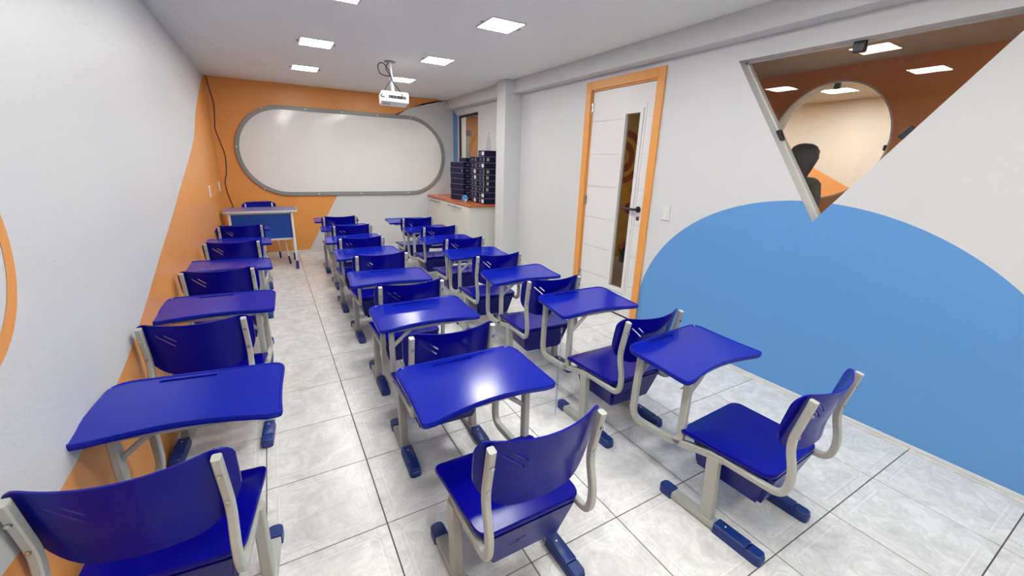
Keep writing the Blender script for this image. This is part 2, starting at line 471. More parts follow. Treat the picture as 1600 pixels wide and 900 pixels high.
# lower edge of the triangle runs from (1.326,1.192) up through (.676,2.134)
sl = (2.134 - 1.192) / (.676 - 1.326)
yt = 1.326 + (2.233 - 1.192) / sl
TRI = [(2.031, 2.241), (yt, 2.233), (1.326, 1.192)]
WIN = (6.372, 7.215, 1.30, 2.262)
me = boolean_cut(me, [prism_x(TRI, XR - .1, XW + .1),
                      prism_x([(D0, -.1), (D1, -.1), (D1, DT), (D0, DT)], XR - .1, XW + .1),
                      prism_x([(WIN[0], WIN[2]), (WIN[1], WIN[2]), (WIN[1], WIN[3]), (WIN[0], WIN[3])], XR - .1, XW + .1)])
me.name = 'wall_right'
wr = struct(link('wall_right', me))
b = nbm(); loops_mesh(b, [[(XR - .0015, y, z) for y, z in ((7.218, .1), (YB, .1), (YB, 2.36), (7.40, 2.36), (7.218, 2.25))],
                          [(XR + .0005, y, z) for y, z in ((7.218, .1), (YB, .1), (YB, 2.36), (7.40, 2.36), (7.218, 2.25))]])
obj('painted_stripe', b, 'blue_stripe', wr)
# beam and pillar
b = nbm(); box(b, 2.87, XR + .0, YF, YB, 2.362, ZC, bev=.004); struct(obj('trim_1', b, 'white_wall'))['label'] = 'white beam along the top of the right wall'
b = nbm(); box(b, 2.752, XR, 5.02, 5.255, 0, ZC, bev=.005); struct(obj('trim_2', b, 'white_wall'))['label'] = 'white square pillar on the right wall'
# skirting strips
b = nbm(); box(b, XR - .012, XR, YF, D0 - .09, 0, .022, bev=.003); struct(obj('baseboard_right', b, 'white_trim'))
b = nbm(); box(b, XR - .012, XR, D1 + .09, 5.02, 0, .022, bev=.003); struct(obj('baseboard_right', b, 'white_trim'))
b = nbm(); box(b, XL, XR, YB - .010, YB, 0, .03, bev=.003); struct(obj('baseboard_back', b, 'white_trim'))

# ---- triangular window: glass held by three black clips
win1 = bpy.data.objects.new('window_1', None); COL.objects.link(win1); struct(win1)
win1['label'] = 'triangular glazed opening with black clips'
GX = XR + .085
PC = (1.35, 1.85)
obj('pane', prism_x([(y - PC[0], z - PC[1]) for y, z in TRI], 0, .006), 'glass', win1, loc=(GX, *PC), rot=(0, .0075, -.0065))   # the pane hangs slightly askew in its clips
def strip(a, c, x0, x1, t, inward):
    (y0, z0), (y1, z1) = a, c
    d = Vector((y1 - y0, z1 - z0)).normalized(); nn = Vector((-d.y, d.x)) * t * inward
    return prism_x([(y0, z0), (y1, z1), (y1 + nn.x, z1 + nn.y), (y0 + nn.x, z0 + nn.y)], x0, x1)
for a, c in ((TRI[0], TRI[1]), (TRI[1], TRI[2]), (TRI[2], TRI[0])):
    obj('glazing_bead', strip(a, c, GX + .006, GX + .022, .010, 1), 'white_trim', win1)
def clip(y, z, ang, parent, x, k=1.0, name='glass_clip'):
    b = nbm(); box(b, -.020, .016, -.026 * k, .026 * k, -.030 * k, .030 * k, bev=.006)
    box(b, -.023, -.019, -.008, .008, -.008, .008)
    return obj(name, b, ('black',), parent, loc=(x, y, z), rot=(ang, 0, 0))
clip(1.335, 2.212, 0, win1, GX, 1.15); clip(1.697, 1.725, radians(-28), win1, GX, 1.3); clip(.995, 1.715, radians(38), win1, GX, 1.2)

# ---- window beside the back wall
win2 = bpy.data.objects.new('window_2', None); COL.objects.link(win2); struct(win2)
WX = XR + .03
def frame_bm(y0, y1, z0, z1, x0, x1, t):
    b = nbm()
    box(b, x0, x1, y0, y1, z1 - t, z1); box(b, x0, x1, y0, y1, z0, z0 + t)
    box(b, x0, x1, y0, y0 + t, z0 + t, z1 - t); box(b, x0, x1, y1 - t, y1, z0 + t, z1 - t); return b
obj('window_frame', frame_bm(WIN[0], WIN[1], WIN[2], WIN[3], WX, WX + .03, .035), 'black', win2)
b = nbm(); box(b, WX + .012, WX + .018, WIN[0] + .035, WIN[1] - .035, WIN[2] + .035, WIN[3] - .035)
obj('pane', b, 'glass', win2)

# ---- door
door = bpy.data.objects.new('door_1', None); COL.objects.link(door); struct(door)
door['label'] = 'white panelled door with an orange frame and a tall glass slot'
b = nbm()          # trim: architrave outside + jambs
TW = .082
x0 = XR - .018
for (ya, yb_, za, zb) in ((D0 - TW, D0, 0, DT + TW), (D1, D1 + TW, 0, DT + TW), (D0, D1, DT, DT + TW)):
    box(b, x0, XR + .001, ya, yb_, za, zb, bev=.004)
box(b, XR, XW, D0 - .002, D0 + .012, 0, DT); box(b, XR, XW, D1 - .012, D1 + .002, 0, DT); box(b, XR, XW, D0, D1, DT - .012, DT + .002)
obj('door_frame', b, 'door_trim', door)
LX = XR + .012      # face of the leaf
PY0, PY1, PZ0, PZ1 = 2.915, 3.098, .285, 1.975      # glass slot
L0, L1, LT = D0 + .015, D1 - .015, DT - .016
b = nbm()
for (ya, yb_, za, zb) in ((L0, PY0, .008, LT), (PY1, L1, .008, LT), (PY0, PY1, .008, PZ0), (PY0, PY1, PZ1, LT)):
    box(b, LX + .006, LX + .036, ya, yb_, za, zb)
obj('door_leaf', b, 'door_white', door)
gz = [.008, .339, .644, .958, 1.286, 1.612, 1.935, LT]
for k in range(7):
    for ya, yb_ in ((3.134, L1), (L0, 2.848)):
        zt_ = gz[k + 1] - .002 if k < 6 else 2.05
        b = nbm(); box(b, LX, LX + .0065, ya, yb_, gz[k] + .002, zt_, bev=.0015 if k < 6 else 0)
        obj('panel', b, 'door_white', door)
b = nbm(); box(b, LX, LX + .0065, 2.852, PY0 - .03, .010, 2.05); obj('panel', b, 'door_white', door)
b = nbm(); box(b, LX, LX + .0065, PY0 - .03, 3.134, PZ1 + .03, 2.05); obj('panel', b, 'door_white', door)
b = nbm(); box(b, LX, LX + .0065, PY0 - .03, 3.134, .010, PZ0 - .03); obj('panel', b, 'door_white', door)
b = nbm(); box(b, LX, LX + .0065, L0, L1, 2.05, LT); obj('panel', b, 'door_white', door)
b = frame_bm(PY0 - .038, PY1 + .038, PZ0 - .038, PZ1 + .038, LX - .010, LX + .008, .038)
obj('pane_moulding', b, 'door_white', door)
b = nbm(); box(b, LX + .020, LX + .025, PY0, PY1, PZ0, PZ1); obj('pane', b, 'glass_dark', door)
b = nbm(); cyl(b, (LX, 2.812, 1.110), (LX - .012, 2.812, 1.110), .028, n=24); cyl(b, (LX - .01, 2.812, 1.11), (LX - .052, 2.812, 1.11), .010)
cyl(b, (LX - .050, 2.806, 1.11), (LX - .050, 2.985, 1.108), .0125, .0105, n=14)
obj('door_handle', b, 'black', door, True)
b = nbm(); box(b, LX - .006, LX + .002, 2.79, 2.826, 1.005, 1.045, bev=.002); obj('keyhole_plate', b, 'steel', door)
b = nbm(); cyl(b, (LX - .006, 2.808, 1.025), (LX - .009, 2.808, 1.025), .007); obj('keyhole', b, 'black', door)
for z in (2.07, 1.135, .30):
    b = nbm(); cyl(b, (XR + .004, D1 - .011, z - .045), (XR + .004, D1 - .011, z + .045), .008, n=10)
    box(b, XR + .004, XR + .013, D1 - .032, D1 - .012, z - .045, z + .045)
    obj('hinge', b, 'steel', door, True)

# ---- corridor and far room seen through the glass
cf = bpy.data.objects.new('floor_corridor', None); COL.objects.link(cf); struct(cf)
b = nbm(); box(b, XW, 8.0, YF, YE, -.08, 0); obj('floor_base', b, 'corr_floor', cf)
b = nbm(); box(b, XW - .02, 8.1, YF, YE + .1, ZC, ZC + .1); struct(obj('ceiling_corridor', b, 'corr_white'))
b = nbm(); box(b, XR, XC, YE, YE + .1, 0, ZC); struct(obj('wall_corridor_end', b, 'corridor'))
b = nbm(); box(b, XR + .01, XW, YB, YE, 0, ZC); struct(obj('wall_corridor_near', b, 'corr_white'))
b = nbm(); box(b, XR, 8.1, YF - .1, YF, 0, ZC); struct(obj('wall_corridor_south', b, 'corr_white'))
b = nbm(); box(b, XC, XC + .16, YF, YE, 0, ZC)
me = tomesh('wall_corridor', b, False, ('corridor', 'corr_white'))
circ = [(2.312 + .556 * cos(2 * pi * k / 64), 1.803 + .583 * sin(2 * pi * k / 64)) for k in range(64)]
me = boolean_cut(me, [prism_x(circ, XC - .1, XC + .3)])
wc = struct(link('wall_corridor', me))
b = nbm()          # white lining of the round opening
ci = [(2.312 + .541 * cos(2 * pi * k / 64), 1.803 + .568 * sin(2 * pi * k / 64)) for k in range(64)]
R4 = [[b.verts.new((x, y, z)) for y, z in c] for x, c in ((XC - .004, circ), (XC - .004, ci), (XC + .165, ci), (XC + .165, circ))]
for q in range(4):
    for k in range(64): b.faces.new((R4[q][k], R4[q][(k + 1) % 64], R4[(q + 1) % 4][(k + 1) % 64], R4[(q + 1) % 4][k]))
win3 = bpy.data.objects.new('window_3', None); COL.objects.link(win3); struct(win3)
win3['label'] = 'round glazed opening in the orange corridor wall'
obj('window_frame', b, 'white_trim', win3)
obj('pane', prism_x(ci, XC + .08, XC + .086), 'glass', win3)
for y, z, a in ((2.34, 2.345, 0), (1.79, 1.74, pi / 2), (2.86, 1.74, pi / 2)): clip(y, z, a, win3, XC + .07)
b = nbm(); box(b, 7.5, 7.6, YF, 6.5, 0, ZC); struct(obj('wall_far', b, 'far_white'))
b = nbm(); box(b, XC + .16, 7.5, 6.4, 6.5, 0, ZC); struct(obj('wall_far_side', b, 'far_white'))
pts = [(4.4, 2.03), (2.2, .915), (2.2, 0), (4.4, 0)]
wf = obj('painted_area', prism_x(pts, 7.497, 7.5), 'orange_far', bpy.data.objects['wall_far'])
# grey door at the end of the corridor
d2 = bpy.data.objects.new('door_2', None); COL.objects.link(d2); struct(d2)
b = nbm(); box(b, 3.40, 4.25, YE - .03, YE, 0, 2.08, bev=.004); obj('door_leaf', b, 'grey_door', d2)
b = nbm(); box(b, 3.38, 4.27, YE - .05, YE, 2.08, 2.20); obj('lintel', b, 'label_grey', d2)
b = nbm(); box(b, 4.13, 4.15, YE - .04, YE - .03, .02, 2.06); obj('door_edge', b, 'board_frame', d2)

# ---- ceiling lights
def lamp_panel(x, y, label, m='lamp', s=.135, group='square ceiling lights of the classroom'):
    t = thing('ceiling_light', label, 'ceiling light', (x, y, ZC), 0, group)
    b = nbm()
    for (a, c, d, e) in ((-s - .012, s + .012, -s - .012, -s), (-s - .012, s + .012, s, s + .012), (-s - .012, -s, -s, s), (s, s + .012, -s, s)):
        box(b, a, c, d, e, -.006, .0)
    obj('light_rim', b, 'white_trim', t)
    b = nbm(); box(b, -s, s, -s, s, -.004, -.001); obj('diffuser', b, m, t)
    for sx in (-1, 1):
        b = nbm(); box(b, sx * (s + .004), sx * (s + .034), -.02, .02, -.008, -.0005, bev=.002); obj('spring_clip', b, 'lamp_rim', t)
    return t
rl = ['right-hand', 'left-hand']
ords = {1.85: 'overhead nearer than the frame edge', 3.22: 'nearest', 4.64: 'middle', 6.0: 'farthest'}
for y, lab in ((-.95, 'behind the camera'), (.45, 'above the camera'), (1.85, 'above the nearest desks, out of frame'), (3.20, None), (4.63, None), (5.97, None)):
    for x, side in ((1.70, 'right'), (.53, 'left')):
        if lab: L = 'square white ceiling light in the %s row, %s' % (side, lab)
        elif y < 4: L = {'right': 'largest square ceiling light, in the right row near the wall beam', 'left': 'square ceiling light of the left row cut by the top edge of the photo'}[side]
        elif y < 5: L = {'right': 'square ceiling light right of the projector mount, second largest of the right row', 'left': 'square ceiling light in the left row left of the projector mount'}[side]
        else: L = {'right': 'farthest square ceiling light in the right row, just behind the projector pole', 'left': 'farthest square ceiling light in the left row, above the whiteboard'}[side]
        lamp_panel(x, y + (.03 if x < 1 and y > 3 else 0), L)
lamp_panel(6.55, 2.95, 'ceiling light of the far room seen through the round opening', 'lamp_far', .16, 'far room lights')
lamp_panel(6.4, .6, 'ceiling light of the far room right of the round opening', 'lamp_far', .2, 'far room lights')
lamp_panel(6.4, 4.9, 'ceiling light of the far room left of the round opening', 'lamp_far', .2, 'far room lights')
lamp_panel(4.0, 6.6, 'ceiling light of the corridor beyond the white door', 'lamp_corr', .14, 'corridor lights')
lamp_panel(4.1, -.6, 'ceiling light of the corridor near its south end', 'lamp_corr', .14, 'corridor lights')

# ================================================================== STUDENT DESK-CHAIRS
def make_table(h):
    """h=-1: posts on the left, +1: posts on the right"""
    nax, nay, nbx, nby, fax, fay, fbx, fby = -.292, .124, .288, .110, -.275, .492, .290, .502
    c = [(nax, nay), (nbx, nby), (fbx, fby), (fax, fay)]
    # concave near edge and slightly concave free side
    near = [(nax + .055, nay)]
    for k in range(1, 8):
        u = k / 8; near.append((nax + .055 + (nbx - nax - .105) * u, nay + (nby - nay) * u + .034 * sin(pi * u)))
    near.append((nbx - .05, nby))
    free = []
    for k in range(1, 5):
        u = k / 5; free.append((nbx + (fbx - nbx) * u - .007 * sin(pi * u), nby + (fby - nby) * u * .86))
    pts = [(nax, nay)] + near[0:] + [(nbx, nby)] + free + [(fbx, fby), (fax, fay)]
    rad = [.045] + [0] * len(near) + [.034] + [0] * len(free) + [.085, .075]
    poly = round_poly(pts, rad, 6)
    if h > 0: poly = [Vector((-p.x, p.y, 0)) for p in poly][::-1]
    zt = .658
    b = nbm()
    L = [atz(inset(poly, .010), zt - .024), atz(inset(poly, .002), zt - .022), atz(poly, zt - .014), atz(poly, zt - .004), atz(inset(poly, .003), zt),
         atz(inset(poly, .007), zt), atz(inset(poly, .011), zt - .004)]
    loops_mesh(b, L)
    me = tomesh('desktop', b, True, ('plastic_top',))
    cb = nbm()
    g = round_poly([(-.13, .448), (.05, .448), (.05, .468), (-.13, .468)], .009, 4)
    loops_mesh(cb, [atz(g, zt - .012), atz(g, zt + .02)])
    cb2 = nbm(); cx = .24 * h * -1
    me = boolean_cut(me, [cb]); 
    if not me.materials: me.materials.append(M['plastic_top'])
    # recentre on table centre so that it can be tilted there
    for v in me.vertices: v.co -= Vector((0, .32, .656))
    for p in me.polygons: p.use_smooth = True
    try: me.set_sharp_from_angle(angle=radians(38))
    except Exception: pass
    me.name = 'desktop'
    return me
def make_seat():
    c = [(-.198, -.205), (.198, -.205), (.222, .19), (-.222, .19)]
    poly = round_poly(c, [.05, .05, .045, .045], 6)
    b = nbm(); ctr = Vector((0, 0, 0)); loops = []
    z = .388
    def lp(s, zf):
        out = []
        for p in poly:
            q = p * s
            out.append(Vector((q.x, q.y, zf(q))))
        return out
    def top(q):      # dished, falling at the front
        d = 1 - min(1, (q.x / .21) ** 2 * .5 + (q.y / .2) ** 2 * .5)
        f = max(0, (q.y - .09) / .10)
        return z - .014 * d - .020 * f * f + .004
    loops.append(lp(.90, lambda q: top(q) - .020)); loops.append(lp(.985, lambda q: top(q) - .022)); loops.append(lp(1.0, lambda q: top(q) - .016))
    loops.append(lp(1.0, lambda q: top(q) - .006)); loops.append(lp(.985, lambda q: top(q)))
    for s in (.95, .86, .72, .55, .36, .18): loops.append(lp(s, top))
    R = loops_mesh(b, loops, True, False)
    v = b.verts.new((0, 0, top(Vector((0, 0, 0)))))
    r = R[-1]
    for k in range(len(r)): b.faces.new((r[k], r[(k + 1) % len(r)], v))
    return tomesh('seat', b, True, ('plastic',))
def tubey(z):
    P = [(.44, -.255), (.53, -.225), (.58, -.229), (.745, -.265), (.80, -.277)]
    for (a, ya), (c, yc) in zip(P, P[1:]):
        if z <= c: return ya + (yc - ya) * (z - a) / (c - a)
    return P[-1][1]
def make_back():
    b = nbm(); z0, z1 = .500, .762; hw = .228; nz, nx = 18, 22; th = .007
    def half(z):
        w = hw - .010 * (1 - (z - z0) / (z1 - z0))
        rt, rb = .055, .125
        if z > z1 - rt: w -= rt - sqrt(max(0, rt * rt - (z - z1 + rt) ** 2))
        if z < z0 + rb: w -= rb - sqrt(max(0, rb * rb - (z0 + rb - z) ** 2)) * 1.0
        return max(w, .02)
    G = []
    for s in (1, -1):
        g = []
        for i in range(nz + 1):
            u = .5 - .5 * cos(pi * i / nz); z = z0 + (z1 - z0) * u; row = []
            for j in range(nx + 1):
                x = half(z) * (2 * j / nx - 1)
                y = tubey(max(z, .53)) + .024 - .046 * (1 - (x / .194) ** 2) + s * th / 2 + .006
                dz = .012 * (x / .2) ** 2 * u - .004 * u
                row.append(b.verts.new((x, y, z + dz)))
            g.append(row)
        G.append(g)
    A, Bk = G
    for i in range(nz):
        for j in range(nx):
            b.faces.new((A[i][j], A[i][j + 1], A[i + 1][j + 1], A[i + 1][j])); b.faces.new((Bk[i][j + 1], Bk[i][j], Bk[i + 1][j], Bk[i + 1][j + 1]))
        b.faces.new((A[i][0], A[i + 1][0], Bk[i + 1][0], Bk[i][0])); b.faces.new((A[i + 1][nx], A[i][nx], Bk[i][nx], Bk[i + 1][nx]))
    for j in range(nx):
        b.faces.new((A[0][j + 1], A[0][j], Bk[0][j], Bk[0][j + 1])); b.faces.new((A[nz][j], A[nz][j + 1], Bk[nz][j + 1], Bk[nz][j]))
    me = tomesh('backrest', b, True, ('plastic',))
    cuts = []
    for (xa, za, xb, zb) in ((-.150, .712, -.082, .652), (-.115, .712, -.075, .677)):
        c = nbm(); d = Vector((xb - xa, 0, zb - za)); L = d.length; a = math.atan2(d.z, d.x)
        box(c, -L / 2, L / 2, -.08, .08, -.003, .003, mtx=Matrix.Translation(((xa + xb) / 2, -.24, (za + zb) / 2)) @ Matrix.Rotation(-a, 4, 'Y'))
        cuts.append(c)
    me = boolean_cut(me, cuts); me.name = 'backrest'
    for p in me.polygons: p.use_smooth = True
    try: me.set_sharp_from_angle(angle=radians(38))
    except Exception: pass
    return me
def make_basket():
    b = nbm()
    T = [Vector((x, y, .362)) for x, y in ((-.182, -.205), (.182, -.205), (.178, .150), (-.178, .150))]
    Bt = [Vector((x, y, .190)) for x, y in ((-.145, -.160), (.145, -.160), (.145, .125), (-.145, .125))]
    loops_mesh(b, [Bt, T])
    fr = max((f for f in b.faces), key=lambda f: f.calc_center_median().y if abs(f.normal.z) < .9 or True else 0)
    es = [e for e in b.edges if abs(e.verts[0].co.z - e.verts[1].co.z) > .1 or e.verts[0].co.z < .25]
    bmesh.ops.bevel(b, geom=es, offset=.016, segments=2, affect='EDGES')
    me = tomesh('book_basket', b, True, ('plastic_dark',))
    c = nbm(); box(c, -.13, .13, -.12, .30, .206, .345)
    c2 = []
    for k in (-1, 1):
        cc = nbm(); box(cc, -.05 + k * .012 - .02, -.05 + k * .012 + .02, -.30, -.14, .285 + k * .006 - .002, .285 + k * .006 + .002, mtx=None); c2.append(cc)
    me = boolean_cut(me, [c] + c2); me.name = 'book_basket'
    return me
def tube_path(h, side):
    pts = [(0, -.262, .760), (0, -.226, .570), (0, -.226, .520), (0, -.262, .430), (0, -.262, .348), (0, -.150, .348), (0, .12, .335)]
    rad = [0, .04, .04, .05, .05, .02, 0]
    return pts, rad
def make_side(x):
    b = nbm(); pts = [(x, -.264, .757), (x, -.228, .565), (x, -.262, .440), (x, -.250, .344), (x, .045, .338)]
    tube_flat(b, fillet(pts, [0, .05, .06, .075, 0], 6), .027, .023)
    s = 1 if x > 0 else -1
    for z in (.60, .70):
        y = tubey(z); cyl(b, (x, y - .010, z), (x, y - .0185, z), .0065, n=10, mi=1); cyl(b, (x, y - .018, z), (x, y - .0195, z), .003, n=8)
    return tomesh('side_tube', b, False, ('metal', 'steel'))
def make_post(h):
    """curved tube and straight post that carry the desktop, on side h"""
    x = .196 * h; b = nbm()
    pts = [(x, .455, .633), (x, .455, .56), (x, .462, .40), (x, .462, .268), (x, .25, .277), (x, .045, .331), (x, -.02, .338)]
    tube_flat(b, fillet(pts, [0, .05, .06, .15, .05, .04, 0], 8), .034, .026)
    return tomesh('curved_tube', b, False, ('metal',))
def make_straight(h):
    x = .196 * h; b = nbm()
    tube_flat(b, fillet([(x, .190, .636), (x, .187, .46), (x, .185, .32), (x, .205, .285)], [0, .02, .03, 0], 4), .036, .026)
    return tomesh('post', b, False, ('metal',))
def make_braces(h):
    x = .196 * h; xi = x - h * .125
    out = []
    for y in (.195, .45):
        b = nbm(); tube_flat(b, [Vector((x - h * .008, y, .52)), Vector((xi, y, .620))], .020, .016, side=Vector((0, 1, 0)))
        out.append(('brace', tomesh('brace', b, False, ('metal',))))
    for y in (.185, .452):
        b = nbm(); tube_flat(b, [Vector((x + h * .008, y - .32, -.038)), Vector((x - h * .40, y - .32, -.038))], .022, .020, side=Vector((0, 1, 0)))
        out.append(('support_rail', tomesh('support_rail', b, False, ('metal',))))
    return out
def make_leg(x):
    b = nbm()
    tube_flat(b, [Vector((x, .0, .030)), Vector((x, .018, .335))], .052, .036)
    return tomesh('leg', b, False, ('metal',))
def make_bar(x):
    b = nbm(); box(b, x - .024, x + .024, -.205, .200, .006, .036, bev=.003)
    return tomesh('foot_bar', b, False, ('metal',))
def make_cap(x, back):
    b = nbm()
    if back:
        poly = round_poly([(x - .029, -.245), (x + .029, -.245), (x + .029, -.045), (x - .029, -.045)], [.022, .022, .004, .004], 5)
        loops_mesh(b, [atz(poly, 0), atz(poly, .026), atz(inset(poly, .004), .031)])
        p2 = round_poly([(x - .027, -.182), (x + .027, -.182), (x + .027, -.045), (x - .027, -.045)], .006, 3)
        loops_mesh(b, [atz(p2, .010), atz(p2, .043), atz(inset(p2, .004), .046)])
        cyl(b, (x, -.085, .045), (x, -.085, .048), .004, n=8, mi=1)
        p3 = round_poly([(x - .027, -.241), (x + .027, -.241), (x + .027, -.1835), (x - .027, -.1835)], [.020, .020, .004, .004], 4)
        loops_mesh(b, [atz(p3, .02), atz(p3, .040), atz(inset(p3, .005), .044)])
    else:
        poly = round_poly([(x - .029, .165), (x + .029, .165), (x + .029, .235), (x - .029, .235)], [.004, .004, .026, .026], 5)
        loops_mesh(b, [atz(poly, 0), atz(poly, .036), atz(inset(poly, .004), .041)])
    return tomesh('foot_cap', b, True, ('cap', 'label_white'))
ME = dict(seat=make_seat(), back=make_back(), basket=make_basket())
for s in (-1, 1):
    ME['side', s] = make_side(.196 * s); ME['leg', s] = make_leg(.199 * s); ME['bar', s] = make_bar(.199 * s)
    ME['capf', s] = make_cap(.199 * s, False); ME['capb', s] = make_cap(.199 * s, True)
    ME['table', s] = make_table(s); ME['curved', s] = make_post(s); ME['post', s] = make_straight(s); ME['braces', s] = make_braces(s)
def desk_chair(label, h, q):
    x, y, r, dz, ro, pi_, ya, dx, dy = q
    t = thing('desk_chair', label, 'desk chair', (x, y, 0), r, 'blue one-piece student desk chairs in three rows')
    link('seat', ME['seat'], t); link('backrest', ME['back'], t); link('book_basket', ME['basket'], t)
    link('desktop', ME['table', h], t, (dx, .32 + dy, .656 + dz), (pi_, -ro, ya))
    for s in (-1, 1):
        link('side_tube', ME['side', s], t); link('leg', ME['leg', s], t)
        fb = link('foot_bar', ME['bar', s], t); link('foot_cap', ME['capf', s], fb); link('foot_cap', ME['capb', s], fb)
    link('curved_tube', ME['curved', h], t); link('post', ME['post', h], t)
    for nm, me in ME['braces', h]:
        if nm == 'support_rail': link(nm, me, t, (dx, .32 + dy, .656 + dz), (pi_, -ro, ya))
        else: link(nm, me, t)
    return t
DESKS = {
'L1': (-1, (-0.376, 1.41, -0.101, 0.002, -0.053, 0.042, 0.048, 0.01, -0.022), 'blue desk chair nearest the camera in the left row, at the lower left corner'),
'L2': (1, (-0.366, 2.491, -0.082, 0.009, 0.001, 0.034, -0.005, -0.002, 0.005), 'second blue desk chair from the camera in the left row beside the orange wall'),
'L3': (1, (-0.369, 3.514, -0.028, 0.012, -0.024, 0.007, 0.016, 0.006, 0.009), 'blue desk chair in the middle of the left row of five, third from the camera'),
'L4': (1, (-0.354, 4.572, -0.016, 0.011, -0.011, 0.004, 0.003, 0.001, 0.007), 'fourth blue desk chair from the camera in the left row beside the orange wall'),
'L5': (1, (-0.347, 5.58, 0.015, 0.002, -0.016, 0.009, -0.002, -0.001, 0.0), 'farthest blue desk chair of the left row, right in front of the teacher desk'),
'M1': (1, (0.629, 1.084, -0.006, -0.006, 0.011, 0.08, -0.002, 0.007, -0.017), 'blue desk chair nearest the camera in the middle row, with a scuffed top'),
'M2': (-1, (0.658, 1.889, -0.034, 0.002, -0.012, 0.036, 0.049, 0.013, 0.003), 'second blue desk chair from the camera in the middle row'),
'M3': (1, (0.703, 2.70, -0.022, 0.009, 0.0, 0.009, -0.074, -0.018, 0.009), 'third blue desk chair from the camera in the middle row'),
'M4': (1, (0.719, 3.601, -0.005, 0.01, 0.02, 0.021, -0.038, -0.01, 0.011), 'fourth blue desk chair from the camera in the middle row'),
'M5': (-1, (0.714, 4.42, -0.012, 0.004, 0.018, 0.007, -0.003, 0.0, 0.004), 'third blue desk chair from the whiteboard in the middle row'),
'M6': (-1, (0.759, 5.25, 0.003, 0.005, 0.023, 0.001, -0.016, -0.005, 0.004), 'second blue desk chair from the whiteboard in the middle row'),
'M7': (1, (0.748, 6.07, -0.028, -0.001, 0.01, 0.015, -0.015, -0.003, -0.001), 'blue desk chair of the middle row nearest the whiteboard'),
'R1': (-1, (1.696, 0.803, 0.052, -0.001, 0.014, 0.039, -0.006, 0.017, 0.022), 'blue desk chair nearest the camera in the right row, beside the blue painted wall'),
'R2': (-1, (1.663, 1.608, 0.002, 0.008, 0.0, 0.047, -0.049, 0.019, 0.015), 'second blue desk chair from the camera in the right row, clear tape at its top'),
'R3': (-1, (1.617, 2.415, -0.083, -0.002, 0.034, 0.024, -0.01, 0.004, -0.001), 'third blue desk chair from the camera in the right row'),
'R4': (-1, (1.614, 3.22, -0.055, 0.007, 0.006, 0.019, -0.015, -0.002, 0.009), 'fourth blue desk chair from the camera in the right row'),
'R5': (1, (1.652, 4.03, -0.036, 0.004, 0.022, 0.006, -0.031, -0.007, 0.007), 'third blue desk chair from the whiteboard in the right row'),
'R6': (-1, (1.68, 4.835, -0.018, 0.002, 0.033, -0.01, -0.007, -0.001, 0.004), 'second blue desk chair from the whiteboard in the right row'),
'R7': (1, (1.664, 5.64, -0.021, 0.003, 0.005, 0.037, -0.024, -0.005, 0.003), 'blue desk chair of the right row nearest the whiteboard'),
}
DK = {k: desk_chair(v[2], v[0], v[1]) for k, v in DESKS.items()}
# bag hook on the nearest right desk
b = nbm(); tube_round(b, smooth_path([(-.185, .215, .57), (-.15, .235, .565), (-.13, .245, .545), (-.135, .25, .527), (-.15, .25, .525)], 4), .0035)
obj('bag_hook', b, 'metal', DK['R1'], True)

# clear tape hanging from the second right desk to the floor
b = nbm()
tp = smooth_path([(1.352, 1.735, .655), (1.350, 1.728, .60), (1.348, 1.73, .42), (1.350, 1.735, .24), (1.356, 1.742, .06), (1.36, 1.75, .006)], 6)
wd = [.010, .010, .011, .010, .007, .005, .003]
prev = None
for i, p_ in enumerate(tp):
    k = i / (len(tp) - 1); ww = .011 * (1 - k) ** .7 + .0025; a = .9 + 1.1 * sin(k * 5)
    r_ = [b.verts.new(p_ + Vector((cos(a), -sin(a), 0)) * s * ww + Vector((sin(a), cos(a), 0)) * t * .0006) for s, t in ((-1, -1), (1, -1), (1, 1), (-1, 1))]
    if prev:
        for q in range(4): b.faces.new((prev[q], prev[(q + 1) % 4], r_[(q + 1) % 4], r_[q]))
    prev = r_
tag(obj('tape_strip', b, 'tape', smooth=True), 'strip of clear tape hanging from a blue desk top down to the floor', 'tape')

# ================================================================== TEACHER DESK AND CHAIR
td = thing('teacher_desk', 'white framed teacher desk with blue front panel below the whiteboard', 'desk', (-.158, 6.62, 0))
b = nbm()
poly = round_poly([(-.43, -.215), (.43, -.215), (.43, .30), (-.43, .30)], [.05, .05, .03, .03], 5)
loops_mesh(b, [atz(poly, .768), atz(poly, .792), atz(inset(poly, .003), .796)])
obj('tabletop', b, ('desk_top',), td, True)
b = nbm(); pb = [p for p in poly]
loops_mesh(b, [atz(inset(poly, -.003), .770), atz(inset(poly, -.003), .791)]); obj('edge_band', b, 'desk_leg', td, True)
b = nbm(); box(b, -.345, .345, -.168, -.156, .405, .765); obj('modesty_panel', b, 'modesty', td)
b = nbm(); tube_flat(b, [Vector((-.36, -.162, .396)), Vector((.355, -.162, .396))], .026, .022, side=Vector((0, 1, 0))); obj('lower_rail', b, 'desk_leg', td)
b = nbm(); tube_flat(b, [Vector((-.37, -.165, .756)), Vector((.37, -.165, .756))], .024, .022, side=Vector((0, 1, 0))); obj('upper_rail', b, 'desk_leg', td)
for s in (-1, 1):
    for f in (-1, 1):
        yb0 = -.165 if f < 0 else .22; yb1 = -.335 if f < 0 else .27
        b = nbm(); P0 = Vector((s * .362, yb0, .765)); P1 = Vector((s * .350, yb1, .02))
        tube_flat(b, [P0, P1], .044, .028)
        lg = obj('leg', b, 'desk_leg', td)
        q = P1 + (P0 - P1) * .12
        b = nbm(); tube_flat(b, [P1 + Vector((0, 0, -.02)), q], .052, .036); obj('foot_cap', b, 'cap', lg)
tc_ = thing('teacher_chair', 'blue backed teacher chair tucked behind the teacher desk', 'chair', (-.13, 6.80, 0), radians(14))
b = nbm()
for s in (1, -1): pass
rows = []
nx, nz = 16, 8
